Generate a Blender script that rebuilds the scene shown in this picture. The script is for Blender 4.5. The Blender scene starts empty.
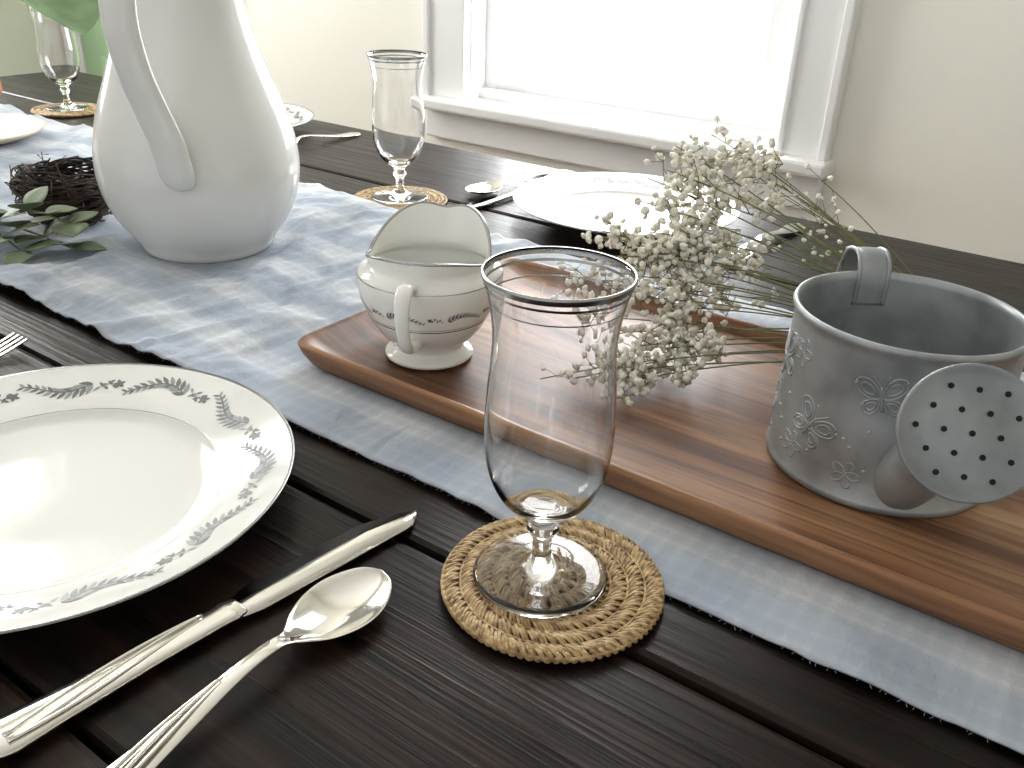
import bpy, bmesh, math, random
import numpy as np
from mathutils import Vector, Matrix, noise

random.seed(7)
TZ = 0.75
scene = bpy.context.scene
try:
    scene.view_settings.view_transform = 'Standard'
except Exception:
    pass

# ------------------------------------------------------------------ helpers
def link(o, parent=None):
    scene.collection.objects.link(o)
    if parent is not None:
        o.parent = parent
    return o

def root(name, loc=(0, 0, 0), rz=0.0):
    o = bpy.data.objects.new(name, None)
    o.empty_display_size = 0.05
    o.location = loc
    o.rotation_euler = (0, 0, rz)
    return link(o)

def mesh(name, verts, faces, mats, parent=None, smooth=True, midx=None, loc=None):
    me = bpy.data.meshes.new(name)
    me.from_pydata([tuple(v) for v in verts], [], faces)
    if not isinstance(mats, (list, tuple)):
        mats = [mats]
    for m in mats:
        me.materials.append(m)
    if midx is not None:
        for p, i in zip(me.polygons, midx):
            p.material_index = i
    me.polygons.foreach_set('use_smooth', [smooth] * len(me.polygons))
    bm = bmesh.new(); bm.from_mesh(me)
    bmesh.ops.recalc_face_normals(bm, faces=bm.faces)
    bm.to_mesh(me); bm.free()
    me.update()
    o = bpy.data.objects.new(name, me)
    if loc is not None:
        o.location = loc
    return link(o, parent)

def box(name, lo, hi, mat, parent=None, bevel=0.0):
    x0, y0, z0 = lo; x1, y1, z1 = hi
    c = ((x0+x1)/2, (y0+y1)/2, (z0+z1)/2)
    v = [(x-c[0], y-c[1], z-c[2]) for x in (x0, x1) for y in (y0, y1) for z in (z0, z1)]
    f = [(0, 1, 3, 2), (4, 6, 7, 5), (0, 4, 5, 1), (2, 3, 7, 6), (0, 2, 6, 4), (1, 5, 7, 3)]
    o = mesh(name, v, f, mat, parent, smooth=False, loc=c)
    if bevel:
        b = o.modifiers.new('bev', 'BEVEL'); b.width = bevel; b.segments = 2
    return o

def catmull(pts, n):
    pts = [np.array(p, float) for p in pts]
    P = [2*pts[0]-pts[1]] + pts + [2*pts[-1]-pts[-2]]
    out = []
    for i in range(1, len(P)-2):
        for k in range(n):
            t = k/n
            a, b, c, d = P[i-1], P[i], P[i+1], P[i+2]
            out.append(0.5*((2*b)+(-a+c)*t+(2*a-5*b+4*c-d)*t*t+(-a+3*b-3*c+d)*t**3))
    out.append(pts[-1])
    return out

def lathe(profile, seg=72, fn=None):
    verts, faces, idx, rings = [], [], [], []
    for r, z in profile:
        if r < 1e-6:
            rings.append([len(verts)]); verts.append((0, 0, z))
        else:
            ring = []
            for k in range(seg):
                a = 2*math.pi*k/seg
                rr, zz = (fn(r, z, a) if fn else (r, z))
                ring.append(len(verts)); verts.append((rr*math.cos(a), rr*math.sin(a), zz))
            rings.append(ring)
    for i in range(len(rings)-1):
        A, B = rings[i], rings[i+1]
        if len(A) == 1 and len(B) == 1: continue
        for k in range(seg):
            k2 = (k+1) % seg
            if len(A) == 1: faces.append((A[0], B[k], B[k2]))
            elif len(B) == 1: faces.append((A[k], B[0], A[k2]))
            else: faces.append((A[k], B[k], B[k2], A[k2]))
            idx.append(i)
    return verts, faces, idx

def sweep(points, side, a, b, n=8, seg=14, caps=True):
    P = catmull(points, n)
    A = np.interp(np.linspace(0, 1, len(P)), np.linspace(0, 1, len(a)), a) if hasattr(a, '__len__') else [a]*len(P)
    B = np.interp(np.linspace(0, 1, len(P)), np.linspace(0, 1, len(b)), b) if hasattr(b, '__len__') else [b]*len(P)
    side = Vector(side)
    verts, faces = [], []
    for i, p in enumerate(P):
        q0 = P[max(i-1, 0)]; q1 = P[min(i+1, len(P)-1)]
        t = Vector(q1-q0).normalized()
        s = (side - t*side.dot(t)).normalized()
        nn = t.cross(s)
        for k in range(seg):
            an = 2*math.pi*k/seg
            verts.append(tuple(Vector(p) + s*A[i]*math.cos(an) + nn*B[i]*math.sin(an)))
    for i in range(len(P)-1):
        for k in range(seg):
            k2 = (k+1) % seg
            faces.append((i*seg+k, i*seg+k2, (i+1)*seg+k2, (i+1)*seg+k))
    if caps:
        faces.append(tuple(range(seg))[::-1])
        faces.append(tuple((len(P)-1)*seg+k for k in range(seg)))
    return verts, faces

class Acc:
    def __init__(s): s.v = []; s.f = []; s.m = []
    def add(s, v, f, m=0):
        o = len(s.v); s.v += [tuple(x) for x in v]
        s.f += [tuple(i+o for i in q) for q in f]; s.m += [m]*len(f)

def tube(acc, pts, r0, r1, seg=5, m=0):
    n = len(pts)
    v, f = [], []
    for i, p in enumerate(pts):
        p = Vector(p)
        t = (Vector(pts[min(i+1, n-1)])-Vector(pts[max(i-1, 0)]))
        t = t.normalized() if t.length > 1e-9 else Vector((0, 0, 1))
        s = t.orthogonal().normalized() if abs(t.z) > .9 else t.cross(Vector((0, 0, 1))).normalized()
        u = t.cross(s); r = r0+(r1-r0)*i/(n-1)
        for k in range(seg):
            a = 2*math.pi*k/seg
            v.append(p+s*r*math.cos(a)+u*r*math.sin(a))
    for i in range(n-1):
        for k in range(seg):
            k2 = (k+1) % seg
            f.append((i*seg+k, i*seg+k2, (i+1)*seg+k2, (i+1)*seg+k))
    f.append(tuple(range(seg))[::-1]); f.append(tuple((n-1)*seg+k for k in range(seg)))
    acc.add(v, f, m)

def ico(sub):
    bm = bmesh.new(); bmesh.ops.create_icosphere(bm, subdivisions=sub, radius=1)
    v = [x.co.copy() for x in bm.verts]; f = [tuple(q.index for q in p.verts) for p in bm.faces]
    bm.free(); return v, f
ICO1 = ico(1); ICO2 = ico(2)

# ------------------------------------------------------------------ materials
def mat(name, col=(.8, .8, .8), rough=.5, metal=0., spec=.5, coat=0., trans=0.):
    m = bpy.data.materials.new(name); m.use_nodes = True
    b = m.node_tree.nodes['Principled BSDF']
    b.inputs['Base Color'].default_value = (*col, 1)
    b.inputs['Roughness'].default_value = rough
    b.inputs['Metallic'].default_value = metal
    b.inputs['Specular IOR Level'].default_value = spec
    b.inputs['Coat Weight'].default_value = coat
    b.inputs['Transmission Weight'].default_value = trans
    return m

def N(m, t, **kw):
    n = m.node_tree.nodes.new(t)
    for k, v in kw.items(): setattr(n, k, v)
    return n
def L(m, a, ao, b, bi): m.node_tree.links.new(a.outputs[ao], b.inputs[bi])
def bsdf(m): return m.node_tree.nodes['Principled BSDF']
def coords(m, scale, kind='Object', rot=(0, 0, 0)):
    tc = N(m, 'ShaderNodeTexCoord'); mp = N(m, 'ShaderNodeMapping')
    mp.inputs['Scale'].default_value = scale; mp.inputs['Rotation'].default_value = rot
    L(m, tc, kind, mp, 'Vector'); return mp
def ramp(m, stops):
    r = N(m, 'ShaderNodeValToRGB'); e = r.color_ramp.elements
    while len(e) < len(stops): e.new(.5)
    for q, (p, c) in zip(e, stops): q.position = p; q.color = (*c, 1)
    return r
def noise_col(m, scale, stops, nscale=1., detail=6, dist=0., into='Base Color', kind='Object', rot=(0,0,0)):
    mp = coords(m, scale, kind, rot); n = N(m, 'ShaderNodeTexNoise')
    n.inputs['Scale'].default_value = nscale; n.inputs['Detail'].default_value = detail
    n.inputs['Distortion'].default_value = dist
    L(m, mp, 0, n, 'Vector'); r = ramp(m, stops); L(m, n, 'Fac', r, 0)
    if into: L(m, r, 0, bsdf(m), into)
    return n, r
def bump(m, src, out, strength, dist=.001):
    b = N(m, 'ShaderNodeBump'); b.inputs['Strength'].default_value = strength
    b.inputs['Distance'].default_value = dist
    L(m, src, out, b, 'Height'); L(m, b, 0, bsdf(m), 'Normal'); return b

M_wall = mat('wall_paint', (.86, .85, .77), .85)
n, r = noise_col(M_wall, (1, 1, 1), [(0, (.865, .85, .775)), (1, (.89, .88, .805))], 60, 4)
bump(M_wall, n, 'Fac', .16, .003)
M_ceil = mat('ceiling_paint', (.88, .87, .84), .9)
M_trim = mat('trim_white', (.85, .855, .85), .4)
M_door = mat('door_green', (.40, .60, .36), .5)
M_floor = mat('floor_wood', (.2, .12, .07), .4)
noise_col(M_floor, (1, 12, 1), [(.3, (.20, .12, .07)), (.7, (.34, .22, .13))], 3)

M_table = mat('stained_wood', (.02, .013, .01), .36, spec=.16)
n, r = noise_col(M_table, (1.8, 34, 10), [(.28, (.0022, .0014, .0010)), (.5, (.0080, .0042, .0028)), (.66, (.019, .0100, .0065)), (.84, (.050, .029, .019))], 2.0, 7, .6)
nf = N(M_table, 'ShaderNodeTexNoise'); nf.inputs['Scale'].default_value = 2.; nf.inputs['Detail'].default_value = 5; nf.inputs['Distortion'].default_value = .3
mpf = coords(M_table, (4, 150, 20)); L(M_table, mpf, 0, nf, 'Vector')
bump(M_table, nf, 'Fac', .45, .0012)
rr = ramp(M_table, [(.3, (.46, .46, .46)), (.7, (.26, .26, .26))]); L(M_table, nf, 'Fac', rr, 0); L(M_table, rr, 0, bsdf(M_table), 'Roughness')

M_china = mat('white_china', (.755, .75, .72), .07, spec=.5)
M_cream = mat('creamer_china', (.84, .835, .79), .08, spec=.5)
M_pitch = mat('pitcher_glaze', (.72, .72, .695), .09, spec=.55)
M_plat = mat('platinum_band', (.34, .34, .34), .25, 1.)
M_sprig = mat('sprig_grey', (.11, .12, .12), .35)
M_sprig2 = mat('sprig_light', (.25, .265, .265), .35)
M_silver = mat('flatware_silver', (.70, .68, .63), .09, 1.)
M_glass = mat('clear_glass', (1, 1, 1), .0)
nt = M_glass.node_tree; nt.nodes.remove(bsdf(M_glass))
g = nt.nodes.new('ShaderNodeBsdfGlass'); g.inputs['IOR'].default_value = 1.45; g.inputs['Roughness'].default_value = 0
g.inputs['Color'].default_value = (.99, .99, .99, 1)
nt.links.new(g.outputs[0], nt.nodes['Material Output'].inputs[0])
M_pane = mat('window_pane'); nt = M_pane.node_tree; nt.nodes.remove(bsdf(M_pane))
a = nt.nodes.new('ShaderNodeBsdfTransparent'); b = nt.nodes.new('ShaderNodeBsdfGlossy'); b.inputs['Roughness'].default_value = .02
mx = nt.nodes.new('ShaderNodeMixShader'); mx.inputs[0].default_value = .04
nt.links.new(a.outputs[0], mx.inputs[1]); nt.links.new(b.outputs[0], mx.inputs[2]); nt.links.new(mx.outputs[0], nt.nodes['Material Output'].inputs[0])

# tray: laminated acacia
M_tray = mat('acacia_wood', (.35, .18, .09), .40, spec=.30)
n1, r1 = noise_col(M_tray, (1.1, 15, 4), [(.30, (.085, .034, .016)), (.44, (.19, .083, .039)), (.56, (.30, .150, .072)), (.70, (.48, .305, .165))], 1.6, 4, .5, into=None)
n2, r2 = noise_col(M_tray, (4, 95, 30), [(.32, (.42, .39, .36)), (.60, (1.05, 1.05, 1.05))], 1.5, 7, .9, into=None)
mm = N(M_tray, 'ShaderNodeMixRGB', blend_type='MULTIPLY'); mm.inputs[0].default_value = 1
L(M_tray, r1, 0, mm, 1); L(M_tray, r2, 0, mm, 2); L(M_tray, mm, 0, bsdf(M_tray), 'Base Color')
bump(M_tray, n2, 'Fac', .15, .0006)

# runner cloth: wide soft stripes with a faint cross check
M_cloth = mat('woven_cloth', (.5, .55, .62), .9, spec=.2)
mp = coords(M_cloth, (1, 1, 1))
sx = N(M_cloth, 'ShaderNodeSeparateXYZ'); L(M_cloth, mp, 0, sx, 0)
def stripes(axis, period, ph, lo=-.35, hi=.35):
    mu = N(M_cloth, 'ShaderNodeMath', operation='MULTIPLY_ADD'); mu.inputs[1].default_value = 2*math.pi/period; mu.inputs[2].default_value = ph
    L(M_cloth, sx, axis, mu, 0)
    s = N(M_cloth, 'ShaderNodeMath', operation='SINE'); L(M_cloth, mu, 0, s, 0)
    rp = N(M_cloth, 'ShaderNodeMapRange'); rp.inputs[1].default_value = lo; rp.inputs[2].default_value = hi
    L(M_cloth, s, 0, rp, 0); return rp
def mth(op, a, b):
    q = N(M_cloth, 'ShaderNodeMath', operation=op)
    for i, x in enumerate((a, b)):
        if isinstance(x, (int, float)): q.inputs[i].default_value = x
        else: L(M_cloth, x, 0, q, i)
    return q
s1 = stripes('X', .095, .5, -.8, .8); s2 = stripes('Y', .070, -3.3, -.55, .55); s3 = stripes('X', .0118, 0, .1, .8); s4 = stripes('Y', .0118, 0, .1, .8)
nb = N(M_cloth, 'ShaderNodeTexNoise'); nb.inputs['Scale'].default_value = 11; nb.inputs['Detail'].default_value = 4; L(M_cloth, mp, 0, nb, 'Vector')
ad = mth('ADD', mth('MULTIPLY', s1, .20), mth('MULTIPLY', s2, .42))
ad = mth('ADD', ad, mth('MULTIPLY', mth('ADD', s3, s4), .085))
ad = mth('ADD', ad, mth('MULTIPLY', nb, .22))
rc = ramp(M_cloth, [(.05, (.30, .345, .415)), (.45, (.385, .425, .485)), (.75, (.50, .53, .57)), (1, (.62, .635, .655))]); L(M_cloth, ad, 0, rc, 0)
L(M_cloth, rc, 0, bsdf(M_cloth), 'Base Color')
wv = N(M_cloth, 'ShaderNodeTexNoise'); wv.inputs['Scale'].default_value = 700; L(M_cloth, mp, 0, wv, 'Vector')
wr = N(M_cloth, 'ShaderNodeTexNoise'); wr.inputs['Scale'].default_value = 34; wr.inputs['Detail'].default_value = 4; wr.inputs['Distortion'].default_value = .4
wmp = coords(M_cloth, (1.6, .7, 1), rot=(0, 0, .5)); L(M_cloth, wmp, 0, wr, 'Vector')
b1 = bump(M_cloth, wv, 'Fac', .45, .0007)
b2 = N(M_cloth, 'ShaderNodeBump'); b2.inputs['Strength'].default_value = .5; b2.inputs['Distance'].default_value = .007
L(M_cloth, wr, 'Fac', b2, 'Height'); L(M_cloth, b2, 0, b1, 'Normal')
M_thread = mat('hem_thread', (.48, .51, .55), .9)

M_rattan = mat('rattan', (.5, .34, .18), .5)
noise_col(M_rattan, (1, 1, 1), [(.3, (.19, .11, .045)), (.5, (.41, .275, .125)), (.7, (.62, .465, .25))], 190, 3)
M_ratdark = mat('rattan_core', (.10, .055, .025), .7)

M_galv = mat('galvanized_metal', (.3, .32, .33), .45, .5)
n1, r1 = noise_col(M_galv, (1, 1, 1), [(.3, (.25, .268, .277)), (.7, (.44, .462, .47))], 30, 9)
r2 = ramp(M_galv, [(.3, (.30, .30, .30)), (.7, (.50, .50, .50))]); L(M_galv, n1, 'Fac', r2, 0); L(M_galv, r2, 0, bsdf(M_galv), 'Roughness')
bump(M_galv, n1, 'Fac', .25, .001)
M_rose = mat('rose_metal', (.24, .25, .25), .5, .5)
n1, r1 = noise_col(M_rose, (1, 1, 1), [(.3, (.19, .203, .21)), (.7, (.29, .305, .31))], 40, 9)
M_hole = mat('dark_hole', (.008, .008, .008), .9)
M_petal = mat('tiny_petals', (.80, .78, .68), .8)
noise_col(M_petal, (1, 1, 1), [(.3, (.58, .53, .40)), (.52, (.88, .85, .76))], 220, 2)
M_stem = mat('dry_stem', (.16, .17, .07), .7)
M_twig = mat('twig', (.06, .035, .022), .8)
noise_col(M_twig, (1, 1, 1), [(.3, (.010, .006, .004)), (.7, (.055, .032, .021))], 40, 2)
M_euc = mat('eucalyptus_leaf', (.15, .19, .11), .6)
M_leaf = mat('green_leaf', (.09, .22, .06), .5)
noise_col(M_leaf, (1, 1, 1), [(.3, (.07, .13, .05)), (.7, (.15, .25, .11))], 25, 4)
M_terra = mat('terracotta', (.34, .11, .045), .6)
M_soil = mat('soil', (.03, .02, .015), .95)
M_platter = mat('cream_platter', (.55, .46, .34), .45)

# ------------------------------------------------------------------ room
WN = 1.5
EL, ER, NF = -2.6, 2.0, -2.4
ZF, ZC = -.75, 1.75
WT = .14
def wall_with_opening(name, axis, pos, thick, a0, a1, o0, o1, z0, z1):
    acc = Acc()
    def bx(p0, p1, q0, q1):
        if axis == 'n': lo = (p0, pos, q0); hi = (p1, pos+thick, q1)
        else: lo = (pos-thick, p0, q0); hi = (pos, p1, q1)
        v = [(x, y, z) for x in (lo[0], hi[0]) for y in (lo[1], hi[1]) for z in (lo[2], hi[2])]
        acc.add(v, [(0, 1, 3, 2), (4, 6, 7, 5), (0, 4, 5, 1), (2, 3, 7, 6), (0, 2, 6, 4), (1, 5, 7, 3)])
    bx(a0, o0, ZF, ZC); bx(o1, a1, ZF, ZC); bx(o0, o1, ZF, z0); bx(o0, o1, z1, ZC)
    return mesh(name, acc.v, acc.f, M_wall, smooth=False)
W0, W1, WZ0, WZ1 = -1.175, -.512, -.03, 1.2
wall_with_opening('wall_back', 'n', WN, WT, EL-WT, ER+WT, W0, W1, WZ0, WZ1)
V0, V1, VZ0, VZ1 = .25, 1.2, .15, 1.4
wall_with_opening('wall_left', 'e', EL, WT, NF, WN, V0, V1, VZ0, VZ1)
box('wall_right', (ER, NF, ZF), (ER+WT, WN, ZC), M_wall)
box('floor', (EL-WT, NF, ZF-.1), (ER+WT, WN+WT, ZF), M_floor)
box('ceiling', (EL-WT, NF, ZC), (ER+WT, WN+WT, ZC+.1), M_ceil)
box('baseboard_back', (-1.88, WN-.015, ZF), (ER, WN, ZF+.12), M_trim, bevel=.003)
box('baseboard_left', (EL, NF, ZF), (EL+.015, WN-.04, ZF+.12), M_trim, bevel=.003)
box('baseboard_right', (ER-.015, NF, ZF), (ER, WN-.02, ZF+.12), M_trim, bevel=.003)

w = root('window_1', ((W0+W1)/2, WN, .5)); ox, oy, oz = w.location
def wb(name, lo, hi, m=M_trim, bev=.003, o=(ox, oy, oz), p=w):
    return box(name, tuple(a-b for a, b in zip(lo, o)), tuple(a-b for a, b in zip(hi, o)), m, p, bev)
C0, C1 = W0-.100, W1+.085
wb('casing_left', (C0, WN-.02, -.011), (W0+.002, WN+.002, WZ1+.09))
wb('casing_left_bead', (C0, WN-.028, -.011), (C0+.016, WN-.018, WZ1+.088))
wb('casing_right', (W1-.002, WN-.02, -.011), (C1, WN+.002, WZ1+.09))
wb('casing_right_bead', (C1-.016, WN-.028, -.011), (C1, WN-.018, WZ1+.088))
wb('casing_right_inner_bead', (W1-.001, WN-.025, -.011), (W1+.010, WN-.018, WZ1))
wb('casing_head', (W0, WN-.019, WZ1), (W1, WN, WZ1+.088))
wb('stool', (C0-.004, WN-.050, -.034), (C1+.008, WN+.06, -.01), bev=.006)
wb('apron', (C0, WN-.018, -.095), (C1-.004, WN, -.033), bev=.004)
wb('jamb_left', (W0-.002, WN+.001, -.03), (W0+.008, WN+WT, WZ1))
wb('jamb_right', (W1-.008, WN+.001, -.03), (W1+.002, WN+WT, WZ1))
wb('jamb_head', (W0+.007, WN+.002, WZ1-.008), (W1-.007, WN+WT-.002, WZ1))
S0, S1 = W0+.036, W1-.070
wb('sash_stile_left', (W0+.006, WN+.045, -.012), (S0, WN+.08, WZ1-.006))
wb('sash_stile_right', (S1, WN+.045, -.012), (W1-.006, WN+.08, WZ1-.006))
wb('sash_rail_bottom', (S0-.003, WN+.0465, -.012), (S1+.003, WN+.0785, .040), bev=.002)
wb('sash_stop_bottom', (W0+.007, WN+.028, -.012), (W1-.007, WN+.0462, .010), bev=.002)
wb('sash_rail_meeting', (S0-.003, WN+.0465, .60), (S1+.003, WN+.0785, .64), bev=.002)
wb('pane', (S0-.004, WN+.062, .036), (S1+.004, WN+.064, WZ1-.01), M_pane, 0)

w2 = root('window_2', (EL, (V0+V1)/2, .75)); o2 = tuple(w2.location)
def wb2(n_, lo, hi, m=M_trim, bev=.003): return wb(n_, lo, hi, m, bev, o2, w2)
wb2('casing_a', (EL, V0-.09, VZ0), (EL+.02, V0, VZ1+.09)); wb2('casing_b', (EL, V1, VZ0), (EL+.02, V1+.09, VZ1+.09))
wb2('casing_head', (EL, V0, VZ1), (EL+.019, V1, VZ1+.088)); wb2('stool', (EL-.06, V0-.1, VZ0-.022), (EL+.05, V1+.1, VZ0+.001))
wb2('apron', (EL, V0-.08, VZ0-.09), (EL+.018, V1+.08, VZ0-.022))
wb2('sash_a', (EL-.08, V0, VZ0), (EL-.05, V0+.05, VZ1)); wb2('sash_b', (EL-.08, V1-.05, VZ0), (EL-.05, V1, VZ1))
wb2('sash_bottom', (EL-.078, V0+.048, VZ0), (EL-.052, V1-.048, VZ0+.05)); wb2('sash_meeting', (EL-.078, V0+.048, .76), (EL-.052, V1-.048, .80))
wb2('pane', (EL-.066, V0+.045, VZ0+.045), (EL-.064, V1-.045, VZ1), M_pane, 0)

d = root('door_1', (-2.22, WN, .2)); o3 = tuple(d.location)
def wb3(n_, lo, hi, m, bev=.003): return wb(n_, lo, hi, m, bev, o3, d)
wb3('slab', (-2.52, WN-.03, ZF), (-1.96, WN, 1.25), M_door)
for k, (za, zb) in enumerate([(-.6, -.05), (.05, .55), (.65, 1.15)]):
    wb3('panel_%d' % k, (-2.43, WN-.04, za), (-2.05, WN-.03, zb), M_door, .006)
wb3('frame_left', (-2.59, WN-.035, ZF), (-2.52, WN, 1.33), M_trim); wb3('frame_right', (-1.96, WN-.035, ZF), (-1.89, WN, 1.33), M_trim)
wb3('frame_head', (-2.52, WN-.034, 1.25), (-1.96, WN, 1.328), M_trim)

# ------------------------------------------------------------------ table
tb = root('dining_table', (-.75, .56, 0))
def tbx(n_, lo, hi, bev=.003):
    return box(n_, (lo[0]+.75, lo[1]-.56, lo[2]), (hi[0]+.75, hi[1]-.56, hi[2]), M_table, tb, bev)
TE0, TE1, TN0, TN1 = -1.95, .45, .02, 1.10
gr = [TN0, .121, .306, .491, .676, .861, TN1]
for i in range(len(gr)-1):
    o = tbx('plank_%d' % i, (TE0, gr[i]+.0014, -.04), (TE1, gr[i+1]-.0014, 0), .0045)
    for v in o.data.vertices: v.co.x += i*3.1
    o.location.x -= i*3.1
tbx('subframe', (TE0+.05, TN0+.04, -.12), (TE1-.05, TN1-.04, -.042))
for i, (e, n_) in enumerate([(TE0+.1, TN0+.08), (TE1-.18, TN0+.08), (TE0+.1, TN1-.17), (TE1-.18, TN1-.17)]):
    tbx('leg_%d' % i, (e, n_, ZF), (e+.09, n_+.09, -.1))

# ------------------------------------------------------------------ runner
R0, R1 = .352, .770
def sstep(a, b, x):
    t = min(1, max(0, (x-a)/(b-a))); return t*t*(3-2*t)
ne, nn_ = 560, 100
V, F = [], []
flat = [(-.778, .553, .07), (-.945, .508, .055), (-1.42, .62, .13)]
for i in range(ne+1):
    e = -1.88+(.42+1.88)*i/ne
    for j in range(nn_+1):
        q = j/nn_
        wob0 = .005*noise.noise(Vector((e*6, 0, 3)))+.0012*noise.noise(Vector((e*60, 0, 3))); wob1 = .006*noise.noise(Vector((e*6, 2, 9)))+.001*noise.noise(Vector((e*60, 4, 3)))
        n_ = (R0+wob0)*(1-q)+(R1+wob1)*q
        w1 = noise.noise(Vector((e*3, n_*3, 1)))
        w2_ = noise.noise(Vector((e*8, n_*8, 4)))
        c1 = 1-abs(noise.noise(Vector((e*10+n_*3+w1*1.2, n_*4-e*1.5+w2_*.4, 0))))*2.6
        c2 = 1-abs(noise.noise(Vector((e*22-n_*7+w1*2, n_*9+w2_, 5))))*2.6
        c3 = 1-abs(noise.noise(Vector((e*34+n_*20+w2_, n_*22-e*12, 8))))*2.6
        amp = .0062*sstep(-.42, -.60, e)+.0030
        k = 1.0
        if e > -.53: k = min(k, max(sstep(.405, .378, n_), sstep(.69, .74, n_)))
        for fe, fn, fr in flat:
            k = min(k, sstep(fr, fr+.04, math.hypot(e-fe, n_-fn)))
        if -.28 < e < -.10: k = min(k, max(sstep(.061, .078, math.hypot(e+.1925, n_-.3225)), 0))
        k = min(k, 1)
        z = .0016+k*amp*max(0, .70*max(c1, 0)+.42*max(c2, 0)+.22*max(c3, 0))
        V.append((e, n_, z))
for i in range(ne):
    for j in range(nn_):
        a = i*(nn_+1)+j; F.append((a, a+nn_+1, a+nn_+2, a+1))
ru = mesh('table_runner', V, F, M_cloth)
so = ru.modifiers.new('thick', 'SOLIDIFY'); so.thickness = .0012; so.offset = -1
acc = Acc()
for j in (2, nn_-2):
    tube(acc, [Vector(V[i*(nn_+1)+j])+Vector((0, 0, -.0001)) for i in range(0, ne+1)], .00055, .00055, 5)
for i in range(0, ne):
    for j, sg in ((0, -1), (nn_, 1)):
        if random.random() < .8:
            p = Vector(V[i*(nn_+1)+j])+Vector((random.uniform(-.002, .002), 0, -.0004)); q = p+Vector((random.uniform(-.0015, .0015), sg*random.uniform(.0005, .0019), -.0004))
            q.z = max(q.z, .0004); tube(acc, [p, (p+q)/2, q], .00018, .00014, 3)
hem = mesh('hem_threads', acc.v, acc.f, M_thread, ru)

# ------------------------------------------------------------------ goblet + coaster
def goblet(loc):
    r_ = root('water_goblet', loc)
    outer = [(.0, .0), (.033, .0), (.0352, .0010), (.0335, .0021), (.022, .0030), (.0105, .0058), (.0060, .0110), (.0050, .0180), (.0054, .0250), (.0085, .0295), (.0064, .0335), (.0080, .0380), (.0135, .0415), (.0210, .0480), (.0268, .0580), (.0302, .070), (.0314, .086), (.0308, .105), (.0292, .125), (.0288, .137), (.0303, .150), (.0328, .161), (.0345, .167)]
    inner = [(.0339, .1674), (.0321, .161), (.0295, .150), (.0280, .137), (.0284, .125), (.0300, .105), (.0306, .086), (.0293, .0705), (.0259, .0593), (.0200, .0500), (.011, .0452), (.0, .0440)]
    pr = [(p[0], p[1]) for p in catmull(outer[3:], 4)]
    pi = [(max(p[0], 0), p[1]) for p in catmull(inner, 4)]; pi[-1] = (0, .0440)
    prof = outer[:3]+pr+pi
    v, f, _ = lathe(prof, 96)
    mesh('glass_body', v, f, M_glass, r_)
    v, f, _ = lathe([(.03400, .1643), (.03475, .1665), (.0347, .1676), (.0343, .1679), (.0337, .1677)], 96)
    mesh('rim_band', v, f, M_plat, r_)
    v, f, _ = lathe([(.0330, .1610), (.0334, .1623)], 96)
    mesh('middle_band', v, f, M_plat, r_)
    v, f, _ = lathe([(.03130, .1541), (.03150, .1548)], 96)
    mesh('thin_band', v, f, M_plat, r_)
    return r_

def coaster(loc, rz=0, R=.0575):
    r_ = root('woven_coaster', loc, rz)
    v, f, _ = lathe([(0, 0), (R-.003, 0), (R-.001, .0012), (R-.003, .0030), (0, .0030)], 64)
    mesh('core', v, f, M_ratdark, r_)
    acc = Acc(); nr = 6; wr = (R-.0035)/nr
    for k in range(nr):
        rk = .0035+wr*(k+.5); ns = max(7, int(2*math.pi*rk/.0041))
        for i in range(ns):
            a = 2*math.pi*(i+.5*(k % 2)+random.uniform(-.12, .12))/ns
            c = Vector((rk*math.cos(a), rk*math.sin(a), .0036+random.uniform(-.0003, .0003)))
            tan = Vector((-math.sin(a), math.cos(a), 0)); rad = Vector((math.cos(a), math.sin(a), 0))
            for dbl in range(2):
                th = math.radians(50)+random.uniform(-.10, .10)
                dl = rad*math.sin(th)+tan*math.cos(th); dw = Vector((-dl.y, dl.x, 0))
                c2 = c+dw*(dbl-.5)*.0017
                ln = .0060; wd = .00105; vv, ff = [], []
                for s in np.linspace(-1, 1, 7):
                    p = c2+dl*ln*s+Vector((0, 0, .0021*(1-s*s*1.2)-.0010)); ww = wd*(1-.3*s*s)
                    for q in range(6):
                        an = 2*math.pi*q/6; vv.append(p+dw*ww*math.cos(an)+Vector((0, 0, .0006*math.sin(an))))
                for ip in range(6):
                    for q in range(6):
                        q2 = (q+1) % 6; ff.append((ip*6+q, ip*6+q2, ip*6+6+q2, ip*6+6+q))
                acc.add(vv, ff)
        pts = [((rk+wr*.5)*math.cos(t), (rk+wr*.5)*math.sin(t), .0030) for t in np.linspace(0, 2*math.pi, 60)]
        tube(acc, pts, .0009, .0009, 6)
    ns = 84
    for i in range(ns):
        a = 2*math.pi*i/ns; rad = Vector((math.cos(a), math.sin(a), 0)); tan = Vector((-math.sin(a), math.cos(a), 0)); pts = []
        for t in np.linspace(-.4, math.pi+.4, 8):
            pts.append(rad*(R-.0020+.0022*math.sin(t))+Vector((0, 0, .0023+.0018*math.cos(t)))+tan*(t-1.5)*.0016)
        tube(acc, pts, .0012, .0012, 5)
    vi, fi = ICO2; acc.add([Vector((q.x*.0045, q.y*.0045, q.z*.0012+.0038)) for q in vi], fi)
    acc.v = [(x, y, max(z, 0)) for x, y, z in acc.v]
    mesh('woven_strands', acc.v, acc.f, M_rattan, r_)
    return r_
CZ = .0006
coaster((-.1925, .3225, CZ+.0011)); goblet((-.1988, .3201, CZ+.0066))
coaster((-.743, .814, CZ), 1.0); goblet((-.743, .814, CZ+.0055))
coaster((-1.525, .845, CZ), 2.0); goblet((-1.525, .845, CZ+.0055))

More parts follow.
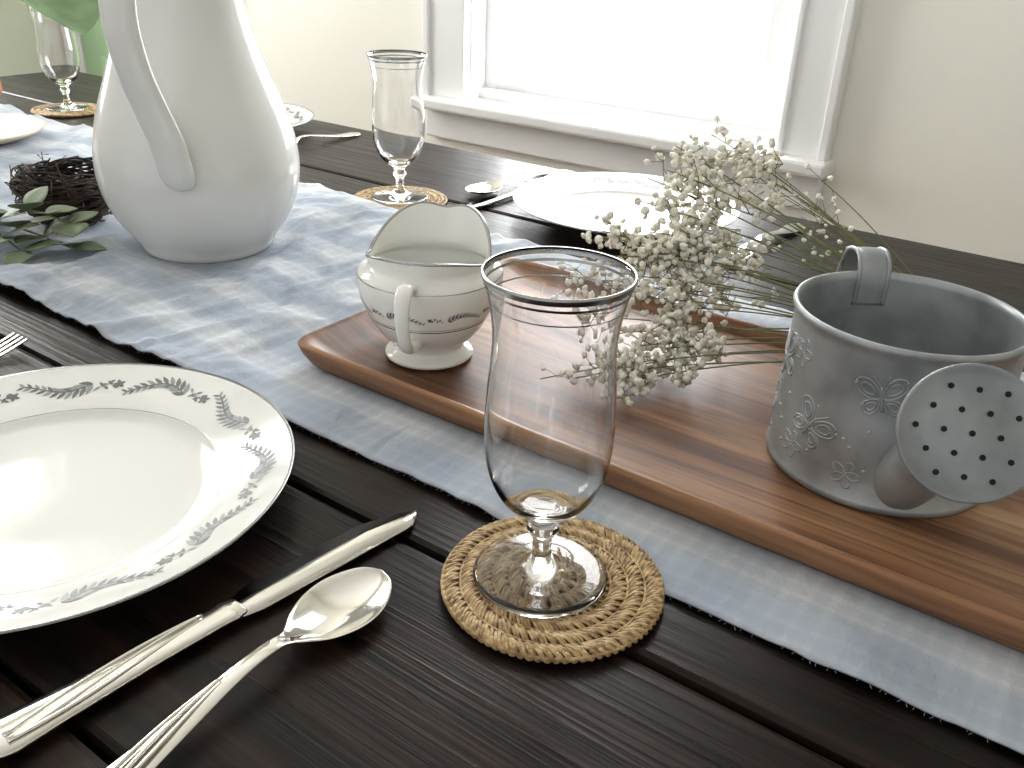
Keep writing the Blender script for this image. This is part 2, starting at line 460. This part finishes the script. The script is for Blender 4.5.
# ------------------------------------------------------------------ sprig decoration
def leafpoly(cx, cy, ang, ln, wd):
    pts = []
    for s, w_ in [(0, 0), (.2, .7), (.45, 1), (.75, .6), (1, 0), (.75, -.6), (.45, -1), (.2, -.7)]:
        x = s*ln; y = w_*wd/2
        pts.append((cx+x*math.cos(ang)-y*math.sin(ang), cy+x*math.sin(ang)+y*math.cos(ang)))
    return pts
def sprig_motif(length, h):
    out = []
    N_ = 11
    for i in range(N_):
        t = i/(N_-1); u = t*length*.62; v = h*.35*math.sin(t*math.pi*1.25)-h*.1
        dv = math.atan2(h*.35*math.cos(t*math.pi*1.25)*math.pi*1.25, length*.62)
        L_ = h*(.62-.30*t)
        out.append((leafpoly(u, v, dv+.75, L_, L_*.34), 0 if i % 3 else 1))
        out.append((leafpoly(u, v, dv-.65, L_*.85, L_*.32), 1 if i % 3 else 0))
        if i < N_-1:
            t2 = (i+1)/(N_-1); u2 = t2*length*.62; v2 = h*.35*math.sin(t2*math.pi*1.25)-h*.1
            out.append(([(u, v-h*.04), (u2, v2-h*.04), (u2, v2+h*.04), (u, v+h*.04)], 0))
    for k in range(5):
        a = k*2*math.pi/5; out.append((leafpoly(length*.74, h*.05, a, h*.26, h*.15), 0))
    for k in range(4):
        out.append((leafpoly(length*(.80+.04*k), h*.12*math.sin(k*1.9), .8*(-1)**k, h*.34, h*.12), k % 2))
        out.append((leafpoly(length*(.80+.04*k), h*.12*math.sin(k*1.9), -2.4*(-1)**k, h*.26, h*.12), 0))
    return out

def dinner_plate(loc, rz=0, R=.139, deco=True):
    r_ = root('dinner_plate', loc, rz); s = R/.139
    prof = [(0, .0035), (.04, .0035), (.082, .0038), (.089, .0052), (.0935, .0080), (.0950, .0090), (.0957, .0093), (.104, .0118), (.120, .0163), (.1373, .0215), (.1390, .0222), (.1395, .0215), (.1385, .0203), (.120, .0140), (.098, .0068), (.088, .0020), (.084, .0002), (.080, .0002), (.078, .0015), (0, .0015)]
    prof = [(a*s, b) for a, b in prof]
    v, f, idx = lathe(prof, 128)
    mi = [1 if i in (5, 9, 10) else 0 for i in idx]
    mesh('china_body', v, f, [M_china, M_plat], r_, midx=mi)
    if deco:
        top = prof[:11]; rs = [p[0] for p in top]; zs = [p[1] for p in top]
        acc = Acc(); nm = 11; rm = .1175*s; Lm = 2*math.pi*rm/nm
        for k in range(nm):
            for poly, m in sprig_motif(Lm, .0180*s):
                pv = []
                for u, v_ in poly:
                    a = (k*Lm+u)/rm; rad = rm+v_*(1 if k % 2 else -1)
                    pv.append((rad*math.cos(a), rad*math.sin(a), float(np.interp(rad, rs, zs))+.00025))
                acc.add(pv, [tuple(range(len(pv)))], m)
        mesh('sprig_border', acc.v, acc.f, [M_sprig, M_sprig2], r_, smooth=False, midx=acc.m)
    return r_
dinner_plate((-.466, .206, 0), .1)
dinner_plate((-.500, .945, 0), .5, .135)
dinner_plate((-1.23, .945, 0), .9, .135)

# ------------------------------------------------------------------ flatware
def strip(stations, ncross=9, n=6):
    S = catmull(stations, n); v, f = [], []
    for s, w_, z, dp in S:
        for j in range(ncross):
            q = -1+2*j/(ncross-1)
            v.append((s, q*max(w_, .0003), z-dp*(1-q*q)))
    for i in range(len(S)-1):
        for j in range(ncross-1):
            a = i*ncross+j; f.append((a, a+ncross, a+ncross+1, a+1))
    return v, f
def thick(o, t):
    m = o.modifiers.new('thick', 'SOLIDIFY'); m.thickness = t; m.offset = 0
    b = o.modifiers.new('sub', 'SUBSURF'); b.levels = 1; b.render_levels = 2
def handle_ridges(parent, s0, s1, w0, w1, z0, z1):
    acc = Acc()
    for ph in (0, 1, 2):
        pts = []
        for i in range(26):
            t = i/25; s = s0+(s1-s0)*t; w_ = w0+(w1-w0)*t
            y = w_*.72*math.sin(-1.2+2.4*t+(ph-1)*.8); pts.append((s, y, z0+(z1-z0)*t+.0004))
        tube(acc, pts, .0007, .0013, 8)
    mesh('ridges', acc.v, acc.f, M_silver, parent)
def spoon(tip, ang, L_=.192):
    r_ = root('table_spoon', (tip[0], tip[1], .0010), ang)
    st = [(0, .0005, .0085, 0), (.003, .0085, .0083, .002), (.010, .0150, .0078, .0042), (.022, .0200, .0072, .0063), (.036, .0200, .0070, .0062), (.050, .0150, .0075, .0042), (.060, .0080, .0090, .0018), (.066, .0046, .0105, .0005), (.075, .0040, .0125, -.0006), (.095, .0044, .0120, -.0012), (.125, .0064, .0075, -.0014), (.155, .0092, .0035, -.0016), (.180, .0118, .0022, -.0016), (.189, .0085, .0022, -.0010), (L_, .0008, .0022, 0)]
    v, f = strip(st); thick(mesh('spoon_body', v, f, M_silver, r_), .0014)
    handle_ridges(r_, .10, .185, .0044, .0105, .0125, .0036)
    return r_
def fork(tip, ang):
    r_ = root('dinner_fork', (tip[0], tip[1], .0012), ang)
    for k in range(4):
        y = (-1.5+k)*.0060
        v, f = strip([(0, .0006, .010, 0), (.003, .0011, .0085, 0), (.025, .0016, .003, 0), (.048, .0020, .0030, 0), (.056, .0024, .0045, 0)], 5)
        v = [(a, b+y, c) for a, b, c in v]
        thick(mesh('tine_%d' % k, v, f, M_silver, r_), .0014)
    st = [(.048, .0115, .0035, .0), (.058, .0118, .0050, .0004), (.066, .0090, .0070, .0006), (.075, .0045, .0105, 0), (.09, .0040, .0125, -.0006), (.12, .0055, .0085, -.001), (.155, .0090, .0035, -.0012), (.185, .0115, .0022, -.0012), (.196, .0070, .0022, -.0006), (.199, .0008, .0022, 0)]
    v, f = strip(st); thick(mesh('fork_body', v, f, M_silver, r_), .0014)
    return r_
def knife(tip, ang):
    r_ = root('table_knife', (tip[0], tip[1], .0008), ang)
    acc = Acc(); n = 22; v, f = [], []
    for i in range(n+1):
        t = i/n; s = t*.122
        lo = -.0125*min(1, (t/.28)**.55) if t > 0 else 0
        if t > .88: lo = -.0125+(.0052)*((t-.88)/.12)
        hi = .0095*min(1, (t/.10)**.6) if t > 0 else 0
        hi = hi if t < .9 else .0095-(.0028)*((t-.9)/.1)
        z = .0025+.0012*t
        v += [(s, lo, z), (s, (lo+hi)/2, z+.0007), (s, hi, z+.0005), (s, hi, z-.0008), (s, (lo+hi)/2, z-.0010)]
    for i in range(n):
        for j in range(5):
            j2 = (j+1) % 5; f.append((i*5+j, i*5+j2, i*5+5+j2, i*5+5+j))
    f.append((n*5, n*5+1, n*5+2, n*5+3, n*5+4))
    mesh('blade', v, f, M_silver, r_)
    P = [(.118, -.001, .0042), (.124, -.0005, .0046), (.132, 0, .0048), (.165, 0, .0048), (.20, 0, .0048), (.228, 0, .0045), (.236, 0, .0042), (.238, 0, .004)]
    v, f = sweep(P, (0, 1, 0), [.0072, .0085, .0074, .0080, .0100, .0118, .0090, .002], [.0026, .0030, .0028, .0030, .0033, .0035, .003, .001], 6, 20)
    mesh('handle', v, f, M_silver, r_)
    handle_ridges(r_, .136, .230, .0070, .0105, .0070, .0074)
    return r_
knife((-.2905, .3264), math.atan2(-.994, -.106))
spoon((-.2637, .2691), math.atan2(-.998, -.026)+.05)
fork((-.678, .304), -math.pi/2)
def settle(pe):
    knife((pe-.157, .835), math.pi/2); spoon((pe-.19, .885), math.pi/2); fork((pe+.168, .86), math.pi/2-.05)
settle(-.500); settle(-1.23)

# ------------------------------------------------------------------ water pitcher
pz = .0042
p_ = root('water_pitcher', (-.774, .5545, pz))
pts = [(.054, .0), (.0605, .003), (.065, .012), (.078, .030), (.0885, .052), (.0935, .078), (.0915, .105), (.0840, .135), (.0720, .167), (.0605, .200), (.0525, .232), (.0490, .262), (.0505, .290), (.0595, .318), (.0670, .332)]
prof = [(p[0], p[1]) for p in catmull(pts, 5)]
def pd(psi):
    c, s = math.cos(math.radians(psi)), math.sin(math.radians(psi))
    return Vector((c*.817-s*.576, -c*.576-s*.817, 0))
hd = pd(20); spa = math.atan2(-hd.y, -hd.x)
def pfn(r, z, a):
    k = sstep(.24, .332, z); c = max(0, math.cos(a-spa))
    return r+k*(.045*c**4+.004*max(0, -math.cos(a-spa))), z+k*(.020*c**3+.012*max(0, -math.cos(a-spa)))
v, f, _ = lathe([(0, .004), (.052, .004)]+prof, 96, pfn)
o = mesh('body', v, f, M_pitch, p_); m = o.modifiers.new('s', 'SOLIDIFY'); m.thickness = .004; m.offset = -1
hp = []
for ps, r, z in [(12, .090, .085), (11.5, .0975, .088), (12, .1045, .100), (14, .110, .128), (18, .1155, .157), (21, .1240, .19), (22, .1300, .228), (21, .127, .265), (20, .107, .296), (20, .080, .308), (20, .052, .306)]:
    q = pd(ps)*r; hp.append((q.x, q.y, z))
side = Vector((-hd.y, hd.x, 0))
v, f = sweep(hp, side, [.009, .0138, .0158, .0158, .0152, .0148, .0148, .0150, .016, .017, .019], [.004, .0078, .0082, .0078, .0074, .007, .007, .0075, .0075, .0075, .008], 8, 20)
mesh('handle', v, f, M_pitch, p_)

# ------------------------------------------------------------------ tray
T0, T1, U0, U1 = -.492, .21, .411, .682
tr = root('serving_tray', ((T0+T1)/2, (U0+U1)/2, .003))
hx, hy = (T1-T0)/2, (U1-U0)/2
def rrect(ix, iy, z, rad):
    out = []; a_, b_ = hx-ix, hy-iy
    for cx, cy, st in [(a_-rad, b_-rad, 0), (-a_+rad, b_-rad, 90), (-a_+rad, -b_+rad, 180), (a_-rad, -b_+rad, 270)]:
        for k in range(9):
            an = math.radians(st+k*90/8); out.append((cx+rad*math.cos(an), cy+rad*math.sin(an), z))
    return out
loops = [(.020, .0115, 0, .010), (.016, .009, .0006, .012), (.009, .005, .0065, .014), (.0025, .0015, .0150, .016), (.0004, .0003, .0200, .017), (0, 0, .0222, .017), (.0012, .0010, .0238, .017), (.0035, .0028, .0243, .016), (.0070, .0052, .0238, .014), (.012, .0078, .0218, .012), (.020, .011, .0175, .011), (.029, .0140, .0138, .010), (.037, .0175, .0118, .010), (.044, .021, .0112, .010)]
ZS = .88
V, F = [], []
for ix, iy, z, rad in loops: V += rrect(ix, iy, z*ZS, rad)
K = 36
for i in range(len(loops)-1):
    for k in range(K):
        k2 = (k+1) % K; F.append((i*K+k, i*K+k2, (i+1)*K+k2, (i+1)*K+k))
F.append(tuple(range(K))[::-1]); F.append(tuple((len(loops)-1)*K+k for k in range(K)))
o = mesh('tray_body', V, F, M_tray, tr)
for p in o.data.polygons:
    if len(p.vertices) > 4: p.use_smooth = False
FZ = .003+.0112*ZS+.0001

# ------------------------------------------------------------------ creamer
cr = root('creamer_pitcher', (-.412, .481, FZ))
pts = [(.0310, .0), (.0335, .0020), (.0330, .0045), (.0285, .0075), (.0262, .0100), (.0290, .0140), (.0370, .0220), (.0440, .0330), (.0492, .0450), (.0520, .0560), (.0528, .0640), (.0518, .0690), (.0480, .0725), (.0450, .0745), (.0440, .0775), (.0448, .0820), (.0460, .0870)]
prof = [(p[0], p[1]) for p in catmull(pts, 4)]
hdir = Vector((.4388, -.8987, 0)).normalized()
spc = math.atan2(.90, -.44)
def cfn(r, z, a):
    k = sstep(.072, .087, z); c = math.cos(a-spc)
    up = .019*max(0, c)**1.0 - .008*(math.sin(a-spc)**2)**2 + .001*max(0, -c)
    up -= .005*math.exp(-((a-spc+math.pi) % (2*math.pi)-math.pi)**2/.05)
    return r+k*(.010*max(0, c)**3), z+k*up
nprof = [(0, .003), (.029, .003)]+prof
v, f, idx = lathe(nprof, 96, cfn)
def inb(i):
    z = (nprof[i][1]+nprof[i+1][1])/2
    if i < 2: return 0
    return 1 if (z > .0860 or .0004 < z < .0015) else 0
o = mesh('body', v, f, [M_cream, M_plat], cr, midx=[inb(i) for i in idx])
m = o.modifiers.new('s', 'SOLIDIFY'); m.thickness = .0022; m.offset = -1
rs_z = [p[1] for p in prof]; rs_r = [p[0] for p in prof]
def bandring(z0, z1, n_):
    pr2 = [(float(np.interp(z, rs_z, rs_r))+.0002, z) for z in (z0, (z0+z1)/2, z1)]
    v, f, _ = lathe(pr2, 96); mesh(n_, v, f, M_plat, cr)
bandring(.0365, .0372, 'band_low'); bandring(.0385, .0388, 'band_fine'); bandring(.0672, .0678, 'band_high')
acc = Acc(); nm = 7; rm = .051; Lm = 2*math.pi*rm/nm
for k in range(nm):
    for poly, mi_ in sprig_motif(Lm*.97, .0085):
        pv = []
        for u, w_ in poly:
            a = (k*Lm+u)/rm+.3; z = .0480+w_*.9; rad = float(np.interp(z, rs_z, rs_r))+.0003
            pv.append((rad*math.cos(a), rad*math.sin(a), z))
        acc.add(pv, [tuple(range(len(pv)))], mi_)
mesh('sprig_border', acc.v, acc.f, [M_sprig, M_sprig2], cr, smooth=False, midx=acc.m)
hp = [tuple(hdir*r+Vector((0, 0, z))) for r, z in [(.048, .066), (.055, .0735), (.064, .0755), (.0715, .069), (.0730, .056), (.069, .042), (.061, .0310), (.0505, .0265), (.0385, .0255)]]
v, f = sweep(hp, (-hdir.y, hdir.x, 0), [.0055, .0058, .0060, .0056, .0050, .0046, .0048, .0052, .0055], [.0034, .0034, .0033, .0031, .003, .003, .0031, .0033, .0034], 8, 14)
mesh('handle', v, f, M_cream, cr)

# ------------------------------------------------------------------ watering can
wc = root('watering_can', (-.0914, .543, FZ))
prof = [(0, .0), (.0655, .0), (.0672, .0010), (.0676, .0030), (.0672, .0052), (.0664, .0062), (.0662, .020), (.0656, .060), (.0650, .094), (.0655, .0975), (.0668, .0995), (.0672, .1015), (.0664, .1032), (.0650, .1036), (.0638, .1026), (.0634, .098), (.0644, .060), (.0650, .006), (.0, .005)]
v, f, _ = lathe(prof, 96); mesh('body', v, f, M_galv, wc)
acc = Acc()
def onc(a, z, off=.0002):
    r = float(np.interp(z, [0, .02, .06, .094], [.0664, .0662, .0656, .0650]))+off
    return (r*math.cos(a), r*math.sin(a), z)
def butterfly(a0, z0, s, rot):
    for sg in (-1, 1):
        for (cx, cy, lx, ly, an) in [(.55, .45, .62, .36, .75), (.45, -.35, .42, .30, -.7)]:
            for sc in (1, .55):
                pts = []
                for i in range(25):
                    t = 2*math.pi*i/24; x = lx*sc*math.cos(t); y = ly*sc*math.sin(t)*(1+.25*math.cos(t))
                    X = cx+x*math.cos(an)-y*math.sin(an); Y = cy+x*math.sin(an)+y*math.cos(an); X *= sg
                    XX = X*math.cos(rot)-Y*math.sin(rot); YY = X*math.sin(rot)+Y*math.cos(rot)
                    pts.append(onc(a0+XX*s/.065, z0+YY*s, -.0001))
                tube(acc, pts, .0008, .0008, 6)
        pts = []
        for i in range(6):
            t = i/5; X = sg*t*.35; Y = .5+t*.6
            pts.append(onc(a0+(X*math.cos(rot)-Y*math.sin(rot))*s/.065, z0+(X*math.sin(rot)+Y*math.cos(rot))*s, -.0001))
        tube(acc, pts, .0005, .0005, 5)
    pts = [onc(a0-t*math.sin(rot)*s/.065, z0+t*math.cos(rot)*s, .0001) for t in np.linspace(-.6, .6, 6)]
    tube(acc, pts, .0011, .0008, 6)
for a0, z0, s, rot in [(-2.62, .068, .0150, .3), (-2.02, .040, .0135, -.5), (-2.9, .030, .0135, .8), (-1.45, .072, .0125, .2), (2.9, .066, .012, -.3), (-.4, .068, .0135, .2), (.3, .038, .012, -.5), (1.0, .068, .013, .4), (1.8, .040, .0125, -.2), (2.3, .07, .012, .3), (-.9, .07, .01, .5)]:
    butterfly(a0, z0, s, rot)
for i in range(60):
    a0 = random.uniform(-math.pi, math.pi); z0 = random.uniform(.015, .085); c = Vector(onc(a0, z0, -.0002)); vi, fi = ICO2
    acc.add([c+q*.0013 for q in vi], fi)
for a0, z0 in [(-2.2, .022), (-2.75, .05), (-1.6, .02), (-2.3, .080)]:
    for k in range(5):
        b = 2*math.pi*k/5; pts = []
        for i in range(13):
            t = 2*math.pi*i/12; x = .0048+.0040*math.cos(t); y = .0026*math.sin(t)
            pts.append(onc(a0+(x*math.cos(b)-y*math.sin(b))/.065, z0+(x*math.sin(b)+y*math.cos(b)), -.0001))
        tube(acc, pts, .0006, .0006, 5)
mesh('embossing', acc.v, acc.f, M_galv, wc)
hb = Vector((-.57, .82, 0)).normalized()
hp = [tuple(hb*r+Vector((0, 0, z))) for r, z in [(.0630, .081), (.0625, .097), (.066, .109), (.076, .1140), (.091, .109), (.100, .091), (.099, .064), (.088, .043), (.0665, .036)]]
v, f = sweep(hp, (-hb.y, hb.x, 0), .0095, .0011, 8, 14); mesh('handle_strap', v, f, M_galv, wc)
for s_ in (-1, 1):
    off = Vector((-hb.y, hb.x, 0))*.0095*s_
    acc = Acc(); tube(acc, [tuple(Vector(p)+off) for p in catmull(hp, 8)], .0015, .0015, 8); mesh('handle_bead', acc.v, acc.f, M_galv, wc)
nr_ = Vector((.278, -.841, .45)).normalized(); rc_ = Vector((.058, -.109, .089))
e1 = rc_-nr_*.028
v, f = sweep([(.024, -.046, .019), (.034, -.062, .037), (.043, -.0755, .060), tuple(e1)], (1, .3, 0), [.020, .0175, .0135, .0105], [.020, .0175, .0135, .0105], 6, 28)
mesh('spout', v, f, M_galv, wc)
prof = [(.0100, -.0285), (.0130, -.020), (.0220, -.008), (.0315, -.0010), (.0330, -.0015), (.0336, .0), (.0332, .0018), (.0320, .0020), (.0308, .0006), (.02, .0022), (0, .0030)]
v, f, _ = lathe(prof, 64)
Rm = nr_.to_track_quat('Z', 'Y').to_matrix()
mesh('rose', [Rm @ Vector(q)+rc_ for q in v], f, M_rose, wc)
acc = Acc()
for i in range(-3, 4):
    for j in range(-3, 4):
        x = (i+.5*(j % 2))*.0125; y = j*.0105
        if math.hypot(x, y) < .0265:
            zz = .0030-.0022*(math.hypot(x, y)/.031)**2+.0004
            acc.add([Rm @ Vector((x+.0015*math.cos(k*math.pi/5), y+.0015*math.sin(k*math.pi/5), zz))+rc_ for k in range(10)], [tuple(range(10))])
mesh('rose_holes', acc.v, acc.f, M_hole, wc, smooth=False)

# ------------------------------------------------------------------ baby's breath
bb_loc = Vector((-.15, .66, .016)); bb = root('babys_breath_bouquet', bb_loc)
rootp = Vector((-.055, .672, .038))
st = Acc(); fl = Acc()
flt = []
for k in range(6):
    vi, fi = ICO2; vv = []
    for q in vi:
        s = 1+.45*noise.noise(q*2.6+Vector((k*7, 0, 0)))+.25*noise.noise(q*6+Vector((0, k*5, 0)))
        vv.append(Vector((q.x*s, q.y*s, q.z*s*.8)))
    flt.append((vv, fi))
def bez(a, b, c, n):
    return [a*(1-t)**2+b*2*t*(1-t)+c*t*t for t in [i/n for i in range(n+1)]]
def rv(s): return Vector((random.gauss(0, s), random.gauss(0, s), random.gauss(0, s)))
def minz(v, z=.0185):
    v = v.copy(); v.z = max(v.z, z); return v
def clearcan(v):
    d = Vector((v.x+.0914, v.y-.543))
    if d.length < .078 and v.z < .125:
        d = d.normalized()*.078; v.x = -.0914+d.x; v.y = .543+d.y
    return v
tips = [(-.308, .478, .026), (-.290, .500, .024), (-.335, .545, .045), (-.343, .566, .066), (-.336, .598, .100), (-.342, .612, .090), (-.310, .660, .160), (-.290, .682, .168), (-.268, .700, .145), (-.315, .612, .125), (-.317, .632, .138), (-.292, .616, .091), (-.302, .604, .105), (-.287, .571, .065), (-.302, .582, .075), (-.260, .518, .023), (-.272, .528, .026), (-.250, .558, .038), (-.268, .542, .040), (-.268, .655, .084), (-.280, .672, .118), (-.290, .645, .108), (-.262, .625, .060), (-.280, .592, .052), (-.305, .640, .145), (-.310, .596, .09), (-.281, .601, .072), (-.271, .571, .036), (-.291, .552, .040), (-.325, .585, .085), (-.30, .625, .075)]
def blossom(c, s=1.):
    vv, ff = random.choice(flt); r = random.uniform(.0019, .0034)*s
    Q = Matrix.Rotation(random.uniform(0, 6.28), 3, 'Z') @ Matrix.Rotation(random.uniform(0, 3), 3, 'X')
    fl.add([(Q @ q)*r+c-bb_loc for q in vv], ff)
for tp in tips:
    tp = Vector(tp); base = rootp+Vector((random.uniform(-.01, .02), random.uniform(-.012, .012), random.uniform(-.008, .012)))
    mid = (base+tp)/2+Vector((0, .014, .020))+rv(.006)
    P = bez(base, mid, tp, 20); P = [clearcan(minz(p)) for p in P]
    tube(st, [p-bb_loc for p in P], .00085, .0005, 5)
    ax = (tp-P[12]).normalized()
    for k in range(random.randint(6, 9)):
        t = random.uniform(.82, 1.0); p0 = P[min(20, int(t*20))]
        q = minz(p0+ax*random.uniform(-.004, .010)+rv(.0115), .0195)
        B = [clearcan(minz(x)) for x in bez(p0, (p0+q)/2+rv(.003), q, 5)]
        tube(st, [x-bb_loc for x in B], .0004, .0003, 4)
        for j in range(random.randint(4, 8)):
            s0 = B[random.randint(2, 5)]; q2 = minz(s0+ax*random.uniform(0, .004)+rv(.0052), .0205)
            tube(st, [s0-bb_loc, (s0+q2)/2+rv(.001)-bb_loc, q2-bb_loc], .00028, .00022, 4)
            blossom(q2)
for k in range(14):
    tp = Vector((random.uniform(-.25, -.20), random.uniform(.64, .72), random.uniform(.07, .15)))
    P = bez(rootp, (rootp+tp)/2+Vector((0, .01, .016))+rv(.008), tp, 12)
    tube(st, [clearcan(minz(p))-bb_loc for p in P], .0007, .00035, 5)
    for j in range(3):
        s0 = P[random.randint(9, 12)]; q2 = s0+rv(.008); tube(st, [s0-bb_loc, q2-bb_loc], .0003, .00022, 4); blossom(q2, .7)
mesh('stems', st.v, st.f, M_stem, bb); mesh('blossoms', fl.v, fl.f, M_petal, bb)

# ------------------------------------------------------------------ nest + eucalyptus
nl = Vector((-.945, .508, .003)); ns = root('bird_nest', nl); acc = Acc()
for k in range(300):
    a0 = random.uniform(0, 6.28); ln = random.uniform(.8, 2.6); lay = random.uniform(0, 1); r = .025+.024*math.sin(lay*2.4)+random.uniform(-.004, .004)
    pts = []
    for i in range(12):
        a = a0+ln*i/11; z = .005+.052*lay+.006*math.sin(a*2.3+k)
        rr_ = r+.004*math.sin(a*3+k*1.3); pts.append((rr_*math.cos(a), rr_*math.sin(a), max(.002, z)))
    tube(acc, pts, .0013, .0008, 5)
for k in range(60):
    a = random.uniform(0, 6.28); r = .043; p = Vector((r*math.cos(a), r*math.sin(a), random.uniform(.01, .055)))
    tube(acc, [p, p+rv(.010), p+rv(.014)+Vector((math.cos(a)*.010, math.sin(a)*.010, 0))], .0009, .0005, 4)
acc.v = [(x, y, max(z, .001)) for x, y, z in acc.v]
v, f, _ = lathe([(0, .006), (.034, .008), (.040, .030), (.037, .030), (.0, .014)], 24); acc.add(v, f)
mesh('woven_twigs', acc.v, acc.f, M_twig, ns)

def leaf_mesh(acc, base, dirv, up, ln, wd, droop=.0, fold=.15, m=0, serr=0.):
    d_ = Vector(dirv).normalized(); s = d_.cross(Vector(up)).normalized(); u = s.cross(d_); n = 14; v, f = [], []
    for i in range(n+1):
        t = i/n; w_ = wd/2*math.sin(math.pi*min(1, t**.85))**.75 if 0 < t < 1 else 0.0004
        w_ *= 1+serr*(1 if i % 2 else -1)
        c = Vector(base)+d_*ln*t-u*droop*t*t*ln
        for q in (-1, -.5, 0, .5, 1):
            v.append(c+s*w_*q+u*(abs(q)*fold*w_))
    for i in range(n):
        for j in range(4):
            a = i*5+j; f.append((a, a+5, a+6, a+1))
    acc.add(v, f, m)
eu = root('eucalyptus_sprig', (-.88, .44, .008)); acc = Acc(); o_ = Vector((-.88, .44, .008))
for br, (s0, s1) in enumerate([((-1.03, .425, .014), (-.838, .442, .012)), ((-.95, .415, .02), (-.860, .405, .012)), ((-.915, .432, .036), (-.858, .455, .03))]):
    s0 = Vector(s0); s1 = Vector(s1); P = bez(s0, (s0+s1)/2+Vector((0, -.01, .015)), s1, 5 if br == 0 else 3); tube(acc, [p-o_ for p in P], .0014, .0008, 5, 0)
    for i in range(1, len(P)):
        for sg in (-1, 1):
            d_ = (s1-s0).normalized(); sd = Vector((-d_.y, d_.x, 0))*sg
            b = P[i]-o_; leaf_mesh(acc, (b.x, b.y, max(b.z, .006)), d_*random.uniform(.2, .8)+sd*.6+Vector((0, 0, random.uniform(.0, .7))), (0, 0, 1), random.uniform(.030, .040), random.uniform(.026, .034), .15, .1, 1)
acc.v = [(x, y, max(z, -.001)) for x, y, z in acc.v]
o = mesh('leaves_and_stems', acc.v, acc.f, [M_stem, M_euc], eu, midx=acc.m); m = o.modifiers.new('s', 'SOLIDIFY'); m.thickness = .0004

# ------------------------------------------------------------------ platter + potted plant
pl = root('round_platter', (-1.42, .62, .004))
v, f, _ = lathe([(0, .0), (.07, .0), (.09, .004), (.108, .012), (.112, .016), (.108, .0155), (.088, .008), (.07, .005), (0, .005)], 72); mesh('platter_body', v, f, M_platter, pl)
pp = Vector((-1.385, .605, .0095)); po = root('potted_plant', pp)
v, f, _ = lathe([(0, 0), (.040, 0), (.042, .003), (.055, .062), (.060, .063), (.062, .068), (.062, .082), (.060, .084), (.056, .082), (.054, .072), (0, .072)], 48)
mesh('terracotta_pot', v, f, M_terra, po)
v, f, _ = lathe([(0, .0755), (.03, .0765), (.0535, .0735)], 32); mesh('soil', v, f, M_soil, po)
acc = Acc()
lv = [((-1.195, .650, .228), (.9, -.15, -.15), .13, .12), ((-1.225, .60, .24), (.8, -.6, -.1), .12, .095), ((-1.25, .68, .25), (.8, .1, .05), .12, .09)]
for k in range(16):
    a = random.uniform(0, 6.28); rr_ = random.uniform(.03, .11)
    lv.append(((-1.42+rr_*math.cos(a), .62+rr_*math.sin(a), random.uniform(.20, .36)), (math.cos(a), math.sin(a), random.uniform(-.3, .3)), random.uniform(.08, .12), random.uniform(.055, .085)))
for b, d_, ln, wd in lv:
    b = Vector(b)-pp; s0 = Vector((random.uniform(-.015, .015), random.uniform(-.015, .015), .07))
    P = bez(s0, Vector((b.x*.35, b.y*.35, b.z+.02)), b, 8); tube(acc, P, .002, .0014, 6, 0)
    leaf_mesh(acc, b, d_, (0, 0, 1), ln, wd, .25, .25, 0, .04)
mesh('foliage', acc.v, acc.f, M_leaf, po)

# ------------------------------------------------------------------ lights, world
def area(name, loc, rot, sx_, sy_, power, col):
    l = bpy.data.lights.new(name, 'AREA'); l.shape = 'RECTANGLE'; l.size = sx_; l.size_y = sy_; l.energy = power; l.color = col
    o = bpy.data.objects.new(name, l); o.location = loc; o.rotation_euler = rot; link(o); return o
area('daylight_back_window', (-.86, WN+.35, .65), (math.radians(-90), 0, 0), 1.6, 1.7, 88, (.98, .99, 1))
area('daylight_left_window', (EL-.4, .75, .8), (0, math.radians(-90), 0), 1.7, 1.7, 115, (1, .975, .93))
wd_ = bpy.data.worlds.new('world'); scene.world = wd_; wd_.use_nodes = True
wnt = wd_.node_tree; bg = wnt.nodes['Background']
tc = wnt.nodes.new('ShaderNodeTexCoord'); sp = wnt.nodes.new('ShaderNodeSeparateXYZ'); wnt.links.new(tc.outputs['Generated'], sp.inputs[0])
mr = wnt.nodes.new('ShaderNodeMapRange'); mr.interpolation_type = 'SMOOTHSTEP'
mr.inputs[1].default_value = -.3; mr.inputs[2].default_value = .35; mr.inputs[3].default_value = 1.08; mr.inputs[4].default_value = 4.5
wnt.links.new(sp.outputs['Y'], mr.inputs[0]); wnt.links.new(mr.outputs[0], bg.inputs[1])
bg.inputs[0].default_value = (.95, .975, 1, 1)

# ------------------------------------------------------------------ camera
yaw, th, ro = math.radians(34.7), math.radians(27.0), math.radians(2.3)
Fv = Vector((-math.sin(yaw)*math.cos(th), math.cos(yaw)*math.cos(th), -math.sin(th)))
Rv = Vector((math.cos(yaw), math.sin(yaw), 0)); Uv = Rv.cross(Fv)
Rc = Rv*math.cos(ro)+Uv*math.sin(ro); Uc = Uv*math.cos(ro)-Rv*math.sin(ro)
cam = bpy.data.cameras.new('camera'); co = bpy.data.objects.new('camera', cam); link(co)
Mx = Matrix((Rc, Uc, -Fv)).transposed().to_4x4(); Mx.translation = Vector((0, 0, .31))
co.matrix_world = Mx
cam.sensor_width = 36; cam.lens = 900/1024*36; cam.clip_start = .01
scene.camera = co

for o in list(scene.objects):
    if o.parent is None:
        o.location.z += TZ
